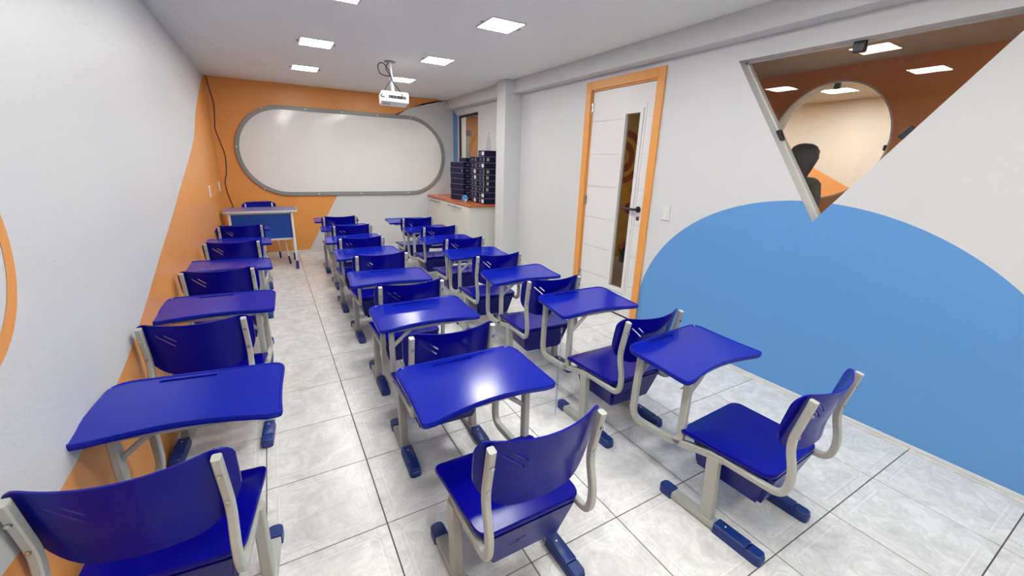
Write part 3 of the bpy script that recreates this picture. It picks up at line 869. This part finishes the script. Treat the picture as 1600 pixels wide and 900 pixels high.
for sd in (0, 1):
    g = []
    for i in range(nz + 1):
        z = .66 + .20 * i / nz; row = []
        rr = .06; w_ = .218
        dzt = max(0, z - (.86 - rr)); dzb = max(0, (.66 + rr) - z)
        w2 = w_ - (rr - sqrt(max(0, rr * rr - max(dzt, dzb) ** 2)))
        for j in range(nx + 1):
            u = 2 * j / nx - 1; x = u * w2
            row.append(b.verts.new((x, .235 - .035 * (x / .2) ** 2 + sd * .012 + .05 * (z - .66), z)))
        g.append(row)
    rows.append(g)
for i in range(nz):
    for j in range(nx):
        A, Bk = rows
        b.faces.new((A[i][j], A[i][j + 1], A[i + 1][j + 1], A[i + 1][j])); b.faces.new((Bk[i][j + 1], Bk[i][j], Bk[i + 1][j], Bk[i + 1][j + 1]))
    b.faces.new((A[i][0], A[i + 1][0], Bk[i + 1][0], Bk[i][0])); b.faces.new((A[i + 1][nx], A[i][nx], Bk[i][nx], Bk[i + 1][nx]))
for j in range(nx):
    b.faces.new((A[0][j + 1], A[0][j], Bk[0][j], Bk[0][j + 1])); b.faces.new((A[nz][j], A[nz][j + 1], Bk[nz][j + 1], Bk[nz][j]))
obj('backrest', b, 'plastic', tc_, True)
b = nbm(); poly = round_poly([(-.19, -.2), (.19, -.2), (.19, .19), (-.19, .19)], .05, 5)
loops_mesh(b, [atz(inset(poly, .008), .425), atz(poly, .432), atz(poly, .448), atz(inset(poly, .008), .452), atz(inset(poly, .06), .444)])
obj('seat', b, 'plastic', tc_, True)
for s in (-1, 1):
    b = nbm(); P = [(s * .17, .215, .84), (s * .17, .225, .62), (s * .17, .18, .43), (s * .195, .235, .02)]
    tube_round(b, fillet(P, .06), .010); lg = obj('leg', b, 'desk_leg', tc_, True)
    b = nbm(); cyl(b, (s * .1945, .236, 0), (s * .1885, .222, .11), .014, n=12); obj('foot_cap', b, 'cap', lg, True)
    b = nbm(); P = [(s * .17, .15, .42), (s * .17, -.16, .42), (s * .195, -.235, .02)]
    tube_round(b, fillet(P, .05), .010); lg = obj('leg', b, 'desk_leg', tc_, True)
    b = nbm(); cyl(b, (s * .196, -.238, 0), (s * .188, -.215, .11), .014, n=12); obj('foot_cap', b, 'cap', lg, True)

# ================================================================== WHITEBOARD
wbd = thing('whiteboard', 'long oval whiteboard with grey frame on the orange and white back wall', 'whiteboard', (1.217, YB, 1.562))
def stadium(hx, r, n=24):
    out = []
    for k in range(n + 1):
        a = -pi / 2 + pi * k / n; out.append(((hx - r) + r * cos(a), r * sin(a)))
    for k in range(n + 1):
        a = pi / 2 + pi * k / n; out.append((-(hx - r) + r * cos(a), r * sin(a)))
    return out
def std_xz(s, y): return [Vector((x, y, z)) for x, z in s]
b = nbm()
so, si = stadium(1.602, .655), stadium(1.546, .598)
L4 = [std_xz(so, 0), std_xz(so, -.026), std_xz(stadium(1.598, .651), -.030), std_xz(stadium(1.550, .602), -.030), std_xz(si, -.026), std_xz(si, 0)]
R_ = loops_mesh(b, L4, False, False)
obj('frame', b, 'board_frame', wbd, True)
M['board'] = mat('whiteboard enamel', (.74, .735, .715), .10, var=.03, scale=6, rvar=.05)
b = nbm(); loops_mesh(b, [std_xz(stadium(1.55, .60), 0), std_xz(stadium(1.55, .60), -.014)]); obj('writing_surface', b, 'board', wbd)
for x, z in ((-1.2, .60), (-.62, .627), (-.1, .627), (.45, .627), (1.0, .627), (-.55, -.627), (.1, -.627), (.9, -.627), (1.57, .05), (-1.575, .05), (-1.3, -.55), (1.35, -.56)):
    b = nbm(); cyl(b, (x, -.030, z), (x, -.035, z), .010, n=12); obj('screw', b, 'label_white', wbd, True)

# ================================================================== CABINET, COUNTER, BOXES
cab = thing('low_cabinet', 'low white cabinet with four doors in the corner by the whiteboard', 'cabinet', (2.75, 6.45, 0))
CX0 = 2.50
b = nbm(); box(b, CX0 - 2.75, XR - .003 - 2.75, 5.535 - 6.45, YB - .011 - 6.45, .06, .862); box(b, CX0 + .04 - 2.75, XR -.003 - 2.75, 5.55 - 6.45, YB - .011 - 6.45, 0, .06)
obj('body', b, 'cabinet', cab)
ys = [5.54, 6.07, 6.54, 6.98, 7.405]
for k in range(4):
    b = nbm(); box(b, CX0 - .018 - 2.75, CX0 - 2.75, ys[k] + .003 - 6.45, ys[k + 1] - .003 - 6.45, .07, .855, bev=.002)
    dr = obj('door', b, 'cabinet', cab)
    y0, y1 = ((ys[k + 1] - .22, ys[k + 1] - .01) if k % 2 == 0 else (ys[k] + .01, ys[k] + .26))
    b = nbm(); P = [(CX0 - .018 - 2.75, y0 - 6.45, .822), (CX0 - .048 - 2.75, y0 - 6.45, .822), (CX0 - .048 - 2.75, y1 - 6.45, .822), (CX0 - .018 - 2.75, y1 - 6.45, .822)]
    tube_round(b, fillet(P, .008), .0085); obj('handle', b, 'board_frame', dr, True)
b = nbm(); box(b, 2.475, XR - .003, 5.50, YB - .011, .864, .900, bev=.004)
tag(obj('countertop', b, 'counter'), 'orange wood countertop on the white cabinet', 'countertop')
def doc_box(L, W, H):
    """origin at the bottom front-left corner; +x = W, +y = L"""
    b = nbm(); box(b, 0, W, 0, L, 0, H - .006); me = tomesh('body', b, False, ('navy',))
    b = nbm(); box(b, -.002, W + .002, -.002, L + .002, H - .0065, H - .001); me2 = tomesh('lid', b, False, ('box_edge',))
    return me, me2
def quad_lab(wy, z0, z1, face, a, c):
    b = nbm()
    if face == 'w': box(b, -.0025, 0, a, c, z0, z1)
    else: box(b, a, c, -.0025, 0, z0, z1)
    return b
def put_box(label, grp, loc, rot, meshes, labs):
    t = thing('document_box', label, 'box', loc, rot, grp)
    link('body', meshes[0], t); link('lid_edge', meshes[1], t)
    for (m, face, a, c, z0, z1) in labs:
        obj('paper_label', quad_lab(0, z0, z1, face, a, c), m, t)
nth = ['bottom', 'second from the bottom', 'third from the bottom', 'fourth from the bottom', 'fifth from the bottom', 'sixth from the bottom', 'seventh from the bottom', 'eighth from the bottom', 'top']
HB = .0845
mA = doc_box(.20, .275, HB); mB = doc_box(.275, .275, HB); mC = doc_box(.38, .27, HB)
white_rows = {0, 1, 6, 8}
for k in range(9):
    if k in white_rows:
        labs = [('label_white', 'w', .012, .085, .018, .066), ('label_yellow', 'w', .135, .150, .022, .060)]; d = 'white label at its corner'
    else:
        labs = [('label_grey', 'w', .115, .150, .025, .055), ('label_yellow', 'w', .006, .022, .012, .068), ('label_yellow', 's', .035, .075, .020, .064)]; d = 'yellowed round label on its long side'
    j = [0, .004, -.003, .003, -.002, .005, .0, .006, .002][k]
    put_box('navy document box, %s in the tallest stack by the pillar' % nth[k], 'document boxes on the countertop', (2.70 + j, 5.512 + abs(j), .9 + k * HB), 0, mA, labs)
for k in range(8):
    labs = [('label_grey', 'w', .17, .205, .025, .055), ('label_yellow', 'w', .07, .085, .018, .064)]
    if k in (0, 4, 5): labs += [('label_white', 'w', .085 + .0, .135, .016, .066)]
    j = [0, -.004, .003, -.003, .004, -.002, .003, -.004][k]
    put_box('navy document box, %s in the middle stack of three' % (nth[k] if k < 7 else 'top'), 'document boxes on the countertop', (2.70 + j, 5.722, .9 + k * HB), 0, mB, labs)
for k in range(7):
    labs = [('label_grey', 's', .05, .115, .028, .052)]
    if k in (5,): labs += [('label_yellow', 'w', .02, .035, .02, .06)]
    j = [0, .003, -.004, .004, .0, -.003, .003][k]
    put_box('navy document box, %s in the left stack nearest the whiteboard' % (nth[k] if k < 6 else 'seventh from the bottom'), 'document boxes on the countertop', (2.65 + j, 6.154, .9 + k * HB), radians(10), mC, labs)
put_box('short navy document box lying alone on the left stack, topmost there', 'document boxes on the countertop', (2.70, 6.165, .9 + 7 * HB), radians(2), doc_box(.25, .26, .066), [('label_grey', 's', .06, .12, .02, .04)])
# bottle
b = nbm(); prof = [(.030, 0), (.036, .006), (.036, .10), (.030, .13), (.018, .175), (.013, .20), (.013, .228), (.016, .23), (.016, .245)]
rings = [[b.verts.new((r * cos(2 * pi * k / 20), r * sin(2 * pi * k / 20), z)) for k in range(20)] for r, z in prof]
for r0, r1 in zip(rings, rings[1:]):
    for k in range(20): b.faces.new((r0[k], r0[(k + 1) % 20], r1[(k + 1) % 20], r1[k]))
b.faces.new(rings[0][::-1]); b.faces.new(rings[-1])
bt = thing('bottle', 'clear empty bottle standing on the tallest stack of boxes', 'bottle', (2.80, 5.585, .9 + 9 * HB))
M['bottle'] = glassmat('clear bottle', (.86, .88, .88))
obj('bottle_body', b, 'bottle', bt, True)
b = nbm(); cyl(b, (0, 0, .2455), (0, 0, .265), .017, n=18); obj('cap', b, 'label_white', bt, True)
# crumpled packet
b = nbm(); bmesh.ops.create_icosphere(b, subdivisions=3, radius=.06)
for v in b.verts:
    n_ = random.uniform(.68, 1.2); v.co = Vector((v.co.x * .7 * n_, v.co.y * .95 * n_, max(-.045, v.co.z * .95 * n_)))
for f in b.faces: f.material_index = 1 if f.calc_center_median().y < -.03 and f.calc_center_median().z < 0 else 0
tag(obj('packet', b, ('bag_blue', 'label_white'), loc=(2.60, 5.98, .946)), 'crumpled light blue and white packet lying before the box stacks', 'packet')

# ================================================================== PROJECTOR, WIRES, SWITCHES
PXc, PYc = 1.29, 4.99
pr = thing('projector', 'white projector hanging upside down from a white ceiling pole', 'projector', (PXc, PYc, ZC))
b = nbm(); cyl(b, (0, 0, 0), (0, 0, -.012), .062, .055, n=28); obj('ceiling_plate', b, 'board_frame', pr, True)
b = nbm(); cyl(b, (0, 0, -.01), (.01, 0, -.17), .016, n=16); cyl(b, (.01, 0, -.16), (.018, 0, -.30), .021, n=16); ball(b, (.01, 0, -.165), .025); obj('pole', b, 'projector', pr, True)
b = nbm(); box(b, -.15, .15, -.11, .11, -.06, .06, bev=.022)
body = obj('projector_body', b, 'projector', pr, True, loc=(.03, .02, -.372), rot=(radians(-6), radians(1.5), radians(-6)))
b = nbm(); box(b, -.07, .115, -.1135, -.105, -.018, .012, bev=.003); obj('port_panel', b, 'black', body)
for x in (-.055, -.02, .012, .06, .09):
    b = nbm(); box(b, x - .009, x + .009, -.116, -.112, -.011, .004); obj('port', b, 'label_grey', body)
b = nbm()
for k in range(7): box(b, -.125 + k * .012, -.119 + k * .012, -.06, .02, -.0625, -.058)
vg = obj('vent_grille', b, 'board_frame', body)
b = nbm(); cyl(b, (-.07, .10, 0), (-.07, .125, 0), .032, n=24); obj('lens', b, 'black', body, True)
c1 = [(.012, -.02, -.19), (-.02, -.03, -.10), (-.07, -.02, -.035), (-.11, 0, -.03), (-.13, 0, -.07), (-.11, 0, -.13), (-.06, 0, -.145), (-.01, -.02, -.15)]
b = nbm(); tube_round(b, smooth_path([(x, y, z) for x, y, z in c1]), .0055)
tube_round(b, smooth_path([(0, 0, -.004), (-.05, -.01, -.07), (.0, -.025, -.17), (-.05, -.03, -.25), (-.11, -.06, -.33), (-.135, -.085, -.365), (-.10, -.095, -.372)]), .0048)
tube_round(b, smooth_path([(.0, -.022, -.17), (.04, -.03, -.24), (.085, -.06, -.30), (.09, -.105, -.34), (.07, -.115, -.385)]), .0048)
obj('cable', b, 'black', pr, True)
def wire(name, pts, r, m, label):
    b = nbm(); tube_round(b, smooth_path(pts), r); return tag(obj(name, b, m, smooth=True), label, 'wire')
wy = YB - .006
wire('wall_wire', [(-.585, wy, 2.515), (-.575, wy, 2.42), (-.560, wy, 2.30), (-.545, wy, 2.16), (-.560, wy, 2.02), (-.572, wy, 1.90), (-.58, wy, 1.84), (-.545, wy, 1.66), (-.515, wy, 1.50), (-.520, wy, 1.38), (-.535, wy, 1.24), (-.57, wy, 1.12), (-.565, wy, .98), (-.54, wy, .84), (-.52, wy, .74)], .0055, 'wire_brown', 'dark red wire running down the orange back wall near the left corner')
wire('wall_wire', [(.925, wy, 2.515), (.935, wy, 2.46), (.965, wy, 2.38), (1.01, wy, 2.31), (1.07, wy, 2.255), (1.12, wy, 2.235), (1.19, wy - .004, 2.222)], .005, 'wire_cream', 'cream wire from the ceiling down to the top of the whiteboard')
# switch plate on the right wall
sw = thing('light_switch', 'white two-button switch plate between the door and the blue ellipse', 'light switch', (XR, 2.475, 1.117))
b = nbm(); box(b, -.012, 0, -.042, .042, -.063, .063, bev=.004); obj('plate', b, 'white_trim', sw)
for z in (-.026, .024):
    b = nbm(); box(b, -.018, -.011, -.018, .018, z - .016, z + .016, bev=.002); obj('switch_button', b, 'label_white', sw)
for y, z, L in ((5.90, 1.088, 'white socket plate on the orange left wall, nearer of two'), (7.06, 1.08, 'white socket plate on the orange left wall, closer to the corner')):
    t = thing('wall_socket', L, 'socket', (XL, y, z), 0, 'sockets on the left wall')
    b = nbm(); box(b, .0, .009, -.040, .040, -.063, .063, bev=.003); obj('plate', b, 'label_white', t)
    b = nbm(); box(b, .009, .011, -.018, .018, -.02, .02); obj('socket_insert', b, 'white_trim', t)

# ================================================================== TOY beyond the door
lamp_panel(4.2, 8.6, 'ceiling light of the corridor in front of the grey door', 'lamp_end', .10, 'corridor lights')
t = thing('toy', 'small red and orange toy on the corridor floor behind the door glass', 'toy', (4.86, 4.75, 0))
b = nbm(); cyl(b, (0, 0, 0), (0, 0, .10), .07, .05, n=16); ball(b, (0, 0, .16), .07, (1, 1, .9)); obj('body', b, 'toy2', t, True)
b = nbm(); ball(b, (0, 0, .27), .05); cyl(b, (0, 0, .20), (0, 0, .25), .02); tube_round(b, smooth_path([(-.05, 0, .18), (-.11, 0, .22), (-.12, -.02, .30)]), .012); tube_round(b, smooth_path([(.05, 0, .18), (.11, 0, .16), (.13, -.02, .22)]), .012)
obj('head', b, 'toy', t, True)

# ================================================================== PERSON in the corridor
def skin_mesh(name, verts, edges, radii, m, parent, sub=2, root=0):
    me = bpy.data.meshes.new(name); me.from_pydata(verts, edges, [])
    o = bpy.data.objects.new(name, me); COL.objects.link(o)
    md = o.modifiers.new('s', 'SKIN'); md.use_smooth_shade = True
    for v, r in zip(me.skin_vertices[0].data, radii): v.radius = r if isinstance(r, tuple) else (r, r)
    me.skin_vertices[0].data[root].use_root = True
    s2 = o.modifiers.new('ss', 'SUBSURF'); s2.levels = sub; s2.render_levels = sub
    dg = bpy.context.evaluated_depsgraph_get(); dg.update()
    nm = bpy.data.meshes.new_from_object(o.evaluated_get(dg)); nm.name = name
    bpy.data.objects.remove(o)
    nm.materials.clear(); nm.materials.append(M[m])
    for p in nm.polygons: p.use_smooth = True
    return link(name, nm, parent)
pe = thing('person', 'person with black hair and dark grey top, seen from behind through the triangular window', 'person', (4.2, 2.045, 0), radians(-20))
# local: faces +x ; y left
V = [(0, 0, .92), (0, 0, 1.08), (0, 0, 1.24), (0, 0, 1.37), (.0, 0, 1.45), (.015, 0, 1.52)]
E_ = [(0, 1), (1, 2), (2, 3), (3, 4), (4, 5)]
Rr_ = [(.12, .15), (.10, .13), (.12, .15), (.10, .12), .052, .048]
for s in (-1, 1):
    i = len(V)
    V += [(0, s * .09, .86), (.01, s * .10, .48), (-.01, s * .10, .09), (.10, s * .11, .035), (0, s * .165, 1.385), (-.01, s * .225, 1.10), (.06, s * .215, .86), (.09, s * .20, .79)]
    E_ += [(0, i), (i, i + 1), (i + 1, i + 2), (i + 2, i + 3), (3, i + 4), (i + 4, i + 5), (i + 5, i + 6), (i + 6, i + 7)]
    Rr_ += [.085, .055, .038, .030, .052, .040, .028, .024]
skin_mesh('body', V, E_, Rr_, 'skin', pe)
for s in (-1, 1):          # hands: palm with five separate fingers
    base = Vector((.09, s * .20, .79))
    V = [tuple(base), tuple(base + Vector((.012, 0, -.045)))]; E_ = [(0, 1)]; Rr_ = [(.016, .024), (.013, .032)]
    for k in range(4):
        L = (.062, .070, .066, .052)[k]; y = (k - 1.5) * .017
        a = base + Vector((.014 + 0, y, -.06)); i = len(V)
        V += [tuple(a), tuple(a + Vector((.004, 0, -L * .5))), tuple(a + Vector((-.008, 0, -L)))]; E_ += [(1, i), (i, i + 1), (i + 1, i + 2)]; Rr_ += [.0085, .008, .0065]
    i = len(V); V += [tuple(base + Vector((.035, -s * .010, -.025))), tuple(base + Vector((.045, -s * .012, -.055)))]; E_ += [(0, i), (i, i + 1)]; Rr_ += [.010, .008]
    skin_mesh('hand', V, E_, Rr_, 'skin', pe, 1)
b = nbm(); bmesh.ops.create_uvsphere(b, u_segments=28, v_segments=20, radius=.1, matrix=Matrix.Translation((.012, 0, 1.615)) @ Matrix.Diagonal((.95, .76, 1.18, 1)))
for v in b.verts:
    if v.co.z < 1.58: v.co.y *= 1 - (1.58 - v.co.z) * 2.2
head = obj('head', b, 'skin', pe, True)
b = nbm(); ball(b, (.108, 0, 1.60), .016, (1.0, .75, 1.3)); obj('nose', b, 'skin', head, True)
b = nbm(); box(b, .090, .1005, -.024, .024, 1.553, 1.562, bev=.003); obj('mouth', b, 'toy', head)
for s in (-1, 1):
    b = nbm(); ball(b, (.092, s * .032, 1.628), .012); obj('eye', b, 'black', head, True)
    b = nbm(); ball(b, (.005, s * .078, 1.61), .022, (.7, .35, 1.2)); obj('ear', b, 'skin', head, True)
# hair: cap plus long fall down the back
b = nbm()
n_a = 28; prof = [(1.742, .02), (1.737, .055), (1.715, .092), (1.675, .115), (1.62, .122), (1.56, .108), (1.50, .086), (1.44, .078), (1.37, .086), (1.30, .084), (1.25, .055)]
rg = []
for z, r in prof:
    row = []
    for k in range(n_a + 1):
        tt = min(1, max(0, (z - 1.56) / .16))
        a = radians(70 * (1 - tt)) + radians(220 + 140 * tt) * k / n_a       # open towards the face
        d = 1 + .05 * sin(9 * a + z * 20)
        row.append(Vector((-.005 + r * d * cos(a) * .95 - (.02 if z < 1.5 else 0), r * d * sin(a) * (.98 if z > 1.5 else 1.02), z)))
    rg.append(row)
out = [[b.verts.new(p) for p in row] for row in rg]
inn = [[b.verts.new(Vector((p.x * .86, p.y * .86, p.z - (.012 if i < 3 else 0)))) for p in row] for i, row in enumerate(rg)]
for G_ in (out, inn):
    for r0, r1 in zip(G_, G_[1:]):
        for k in range(n_a): b.faces.new((r0[k], r0[k + 1], r1[k + 1], r1[k]))
for k in range(n_a):
    b.faces.new((out[-1][k], out[-1][k + 1], inn[-1][k + 1], inn[-1][k])); b.faces.new((out[0][k], out[0][k + 1], inn[0][k + 1], inn[0][k]))
for i in range(len(rg) - 1):
    for e in (0, n_a): b.faces.new((out[i][e], out[i + 1][e], inn[i + 1][e], inn[i][e]))
tc2 = b.verts.new((-.005, 0, 1.745))
for k in range(n_a): b.faces.new((out[0][k], out[0][k + 1], tc2))
obj('hair', b, 'hair', pe, True)
V = [(0, 0, .90), (0, 0, 1.08), (0, 0, 1.24), (0, 0, 1.385), (.0, 0, 1.45)]
E_ = [(0, 1), (1, 2), (2, 3), (3, 4)]
Rr_ = [(.145, .175), (.125, .15), (.14, .165), (.12, .14), .082]
for s in (-1, 1):
    i = len(V); V += [(0, s * .160, 1.405), (-.005, s * .20, 1.24), (-.01, s * .225, 1.10), (.03, s * .22, .98)]; E_ += [(3, i), (i, i + 1), (i + 1, i + 2), (i + 2, i + 3)]; Rr_ += [.068, .062, .055, .048]
skin_mesh('shirt', V, E_, Rr_, 'shirt', pe)
V = [(0, 0, .93)]; E_ = []; Rr_ = [(.14, .165)]
for s in (-1, 1):
    i = len(V); V += [(0, s * .09, .84), (.01, s * .10, .48), (-.01, s * .10, .10)]; E_ += [(0, i), (i, i + 1), (i + 1, i + 2)]; Rr_ += [.10, .072, .058]
skin_mesh('trousers', V, E_, Rr_, 'trousers', pe)
for s in (-1, 1):
    b = nbm(); poly = round_poly([(-.07, -.045), (.17, -.045), (.17, .045), (-.07, .045)], .04, 4)
    loops_mesh(b, [atz(poly, 0), atz(poly, .03), atz(inset(poly, .008), .07), [Vector((p.x * .5 - .01, p.y * .8, .10)) for p in poly]])
    obj('shoe', b, 'black', pe, True, loc=(.01, s * .105, 0))
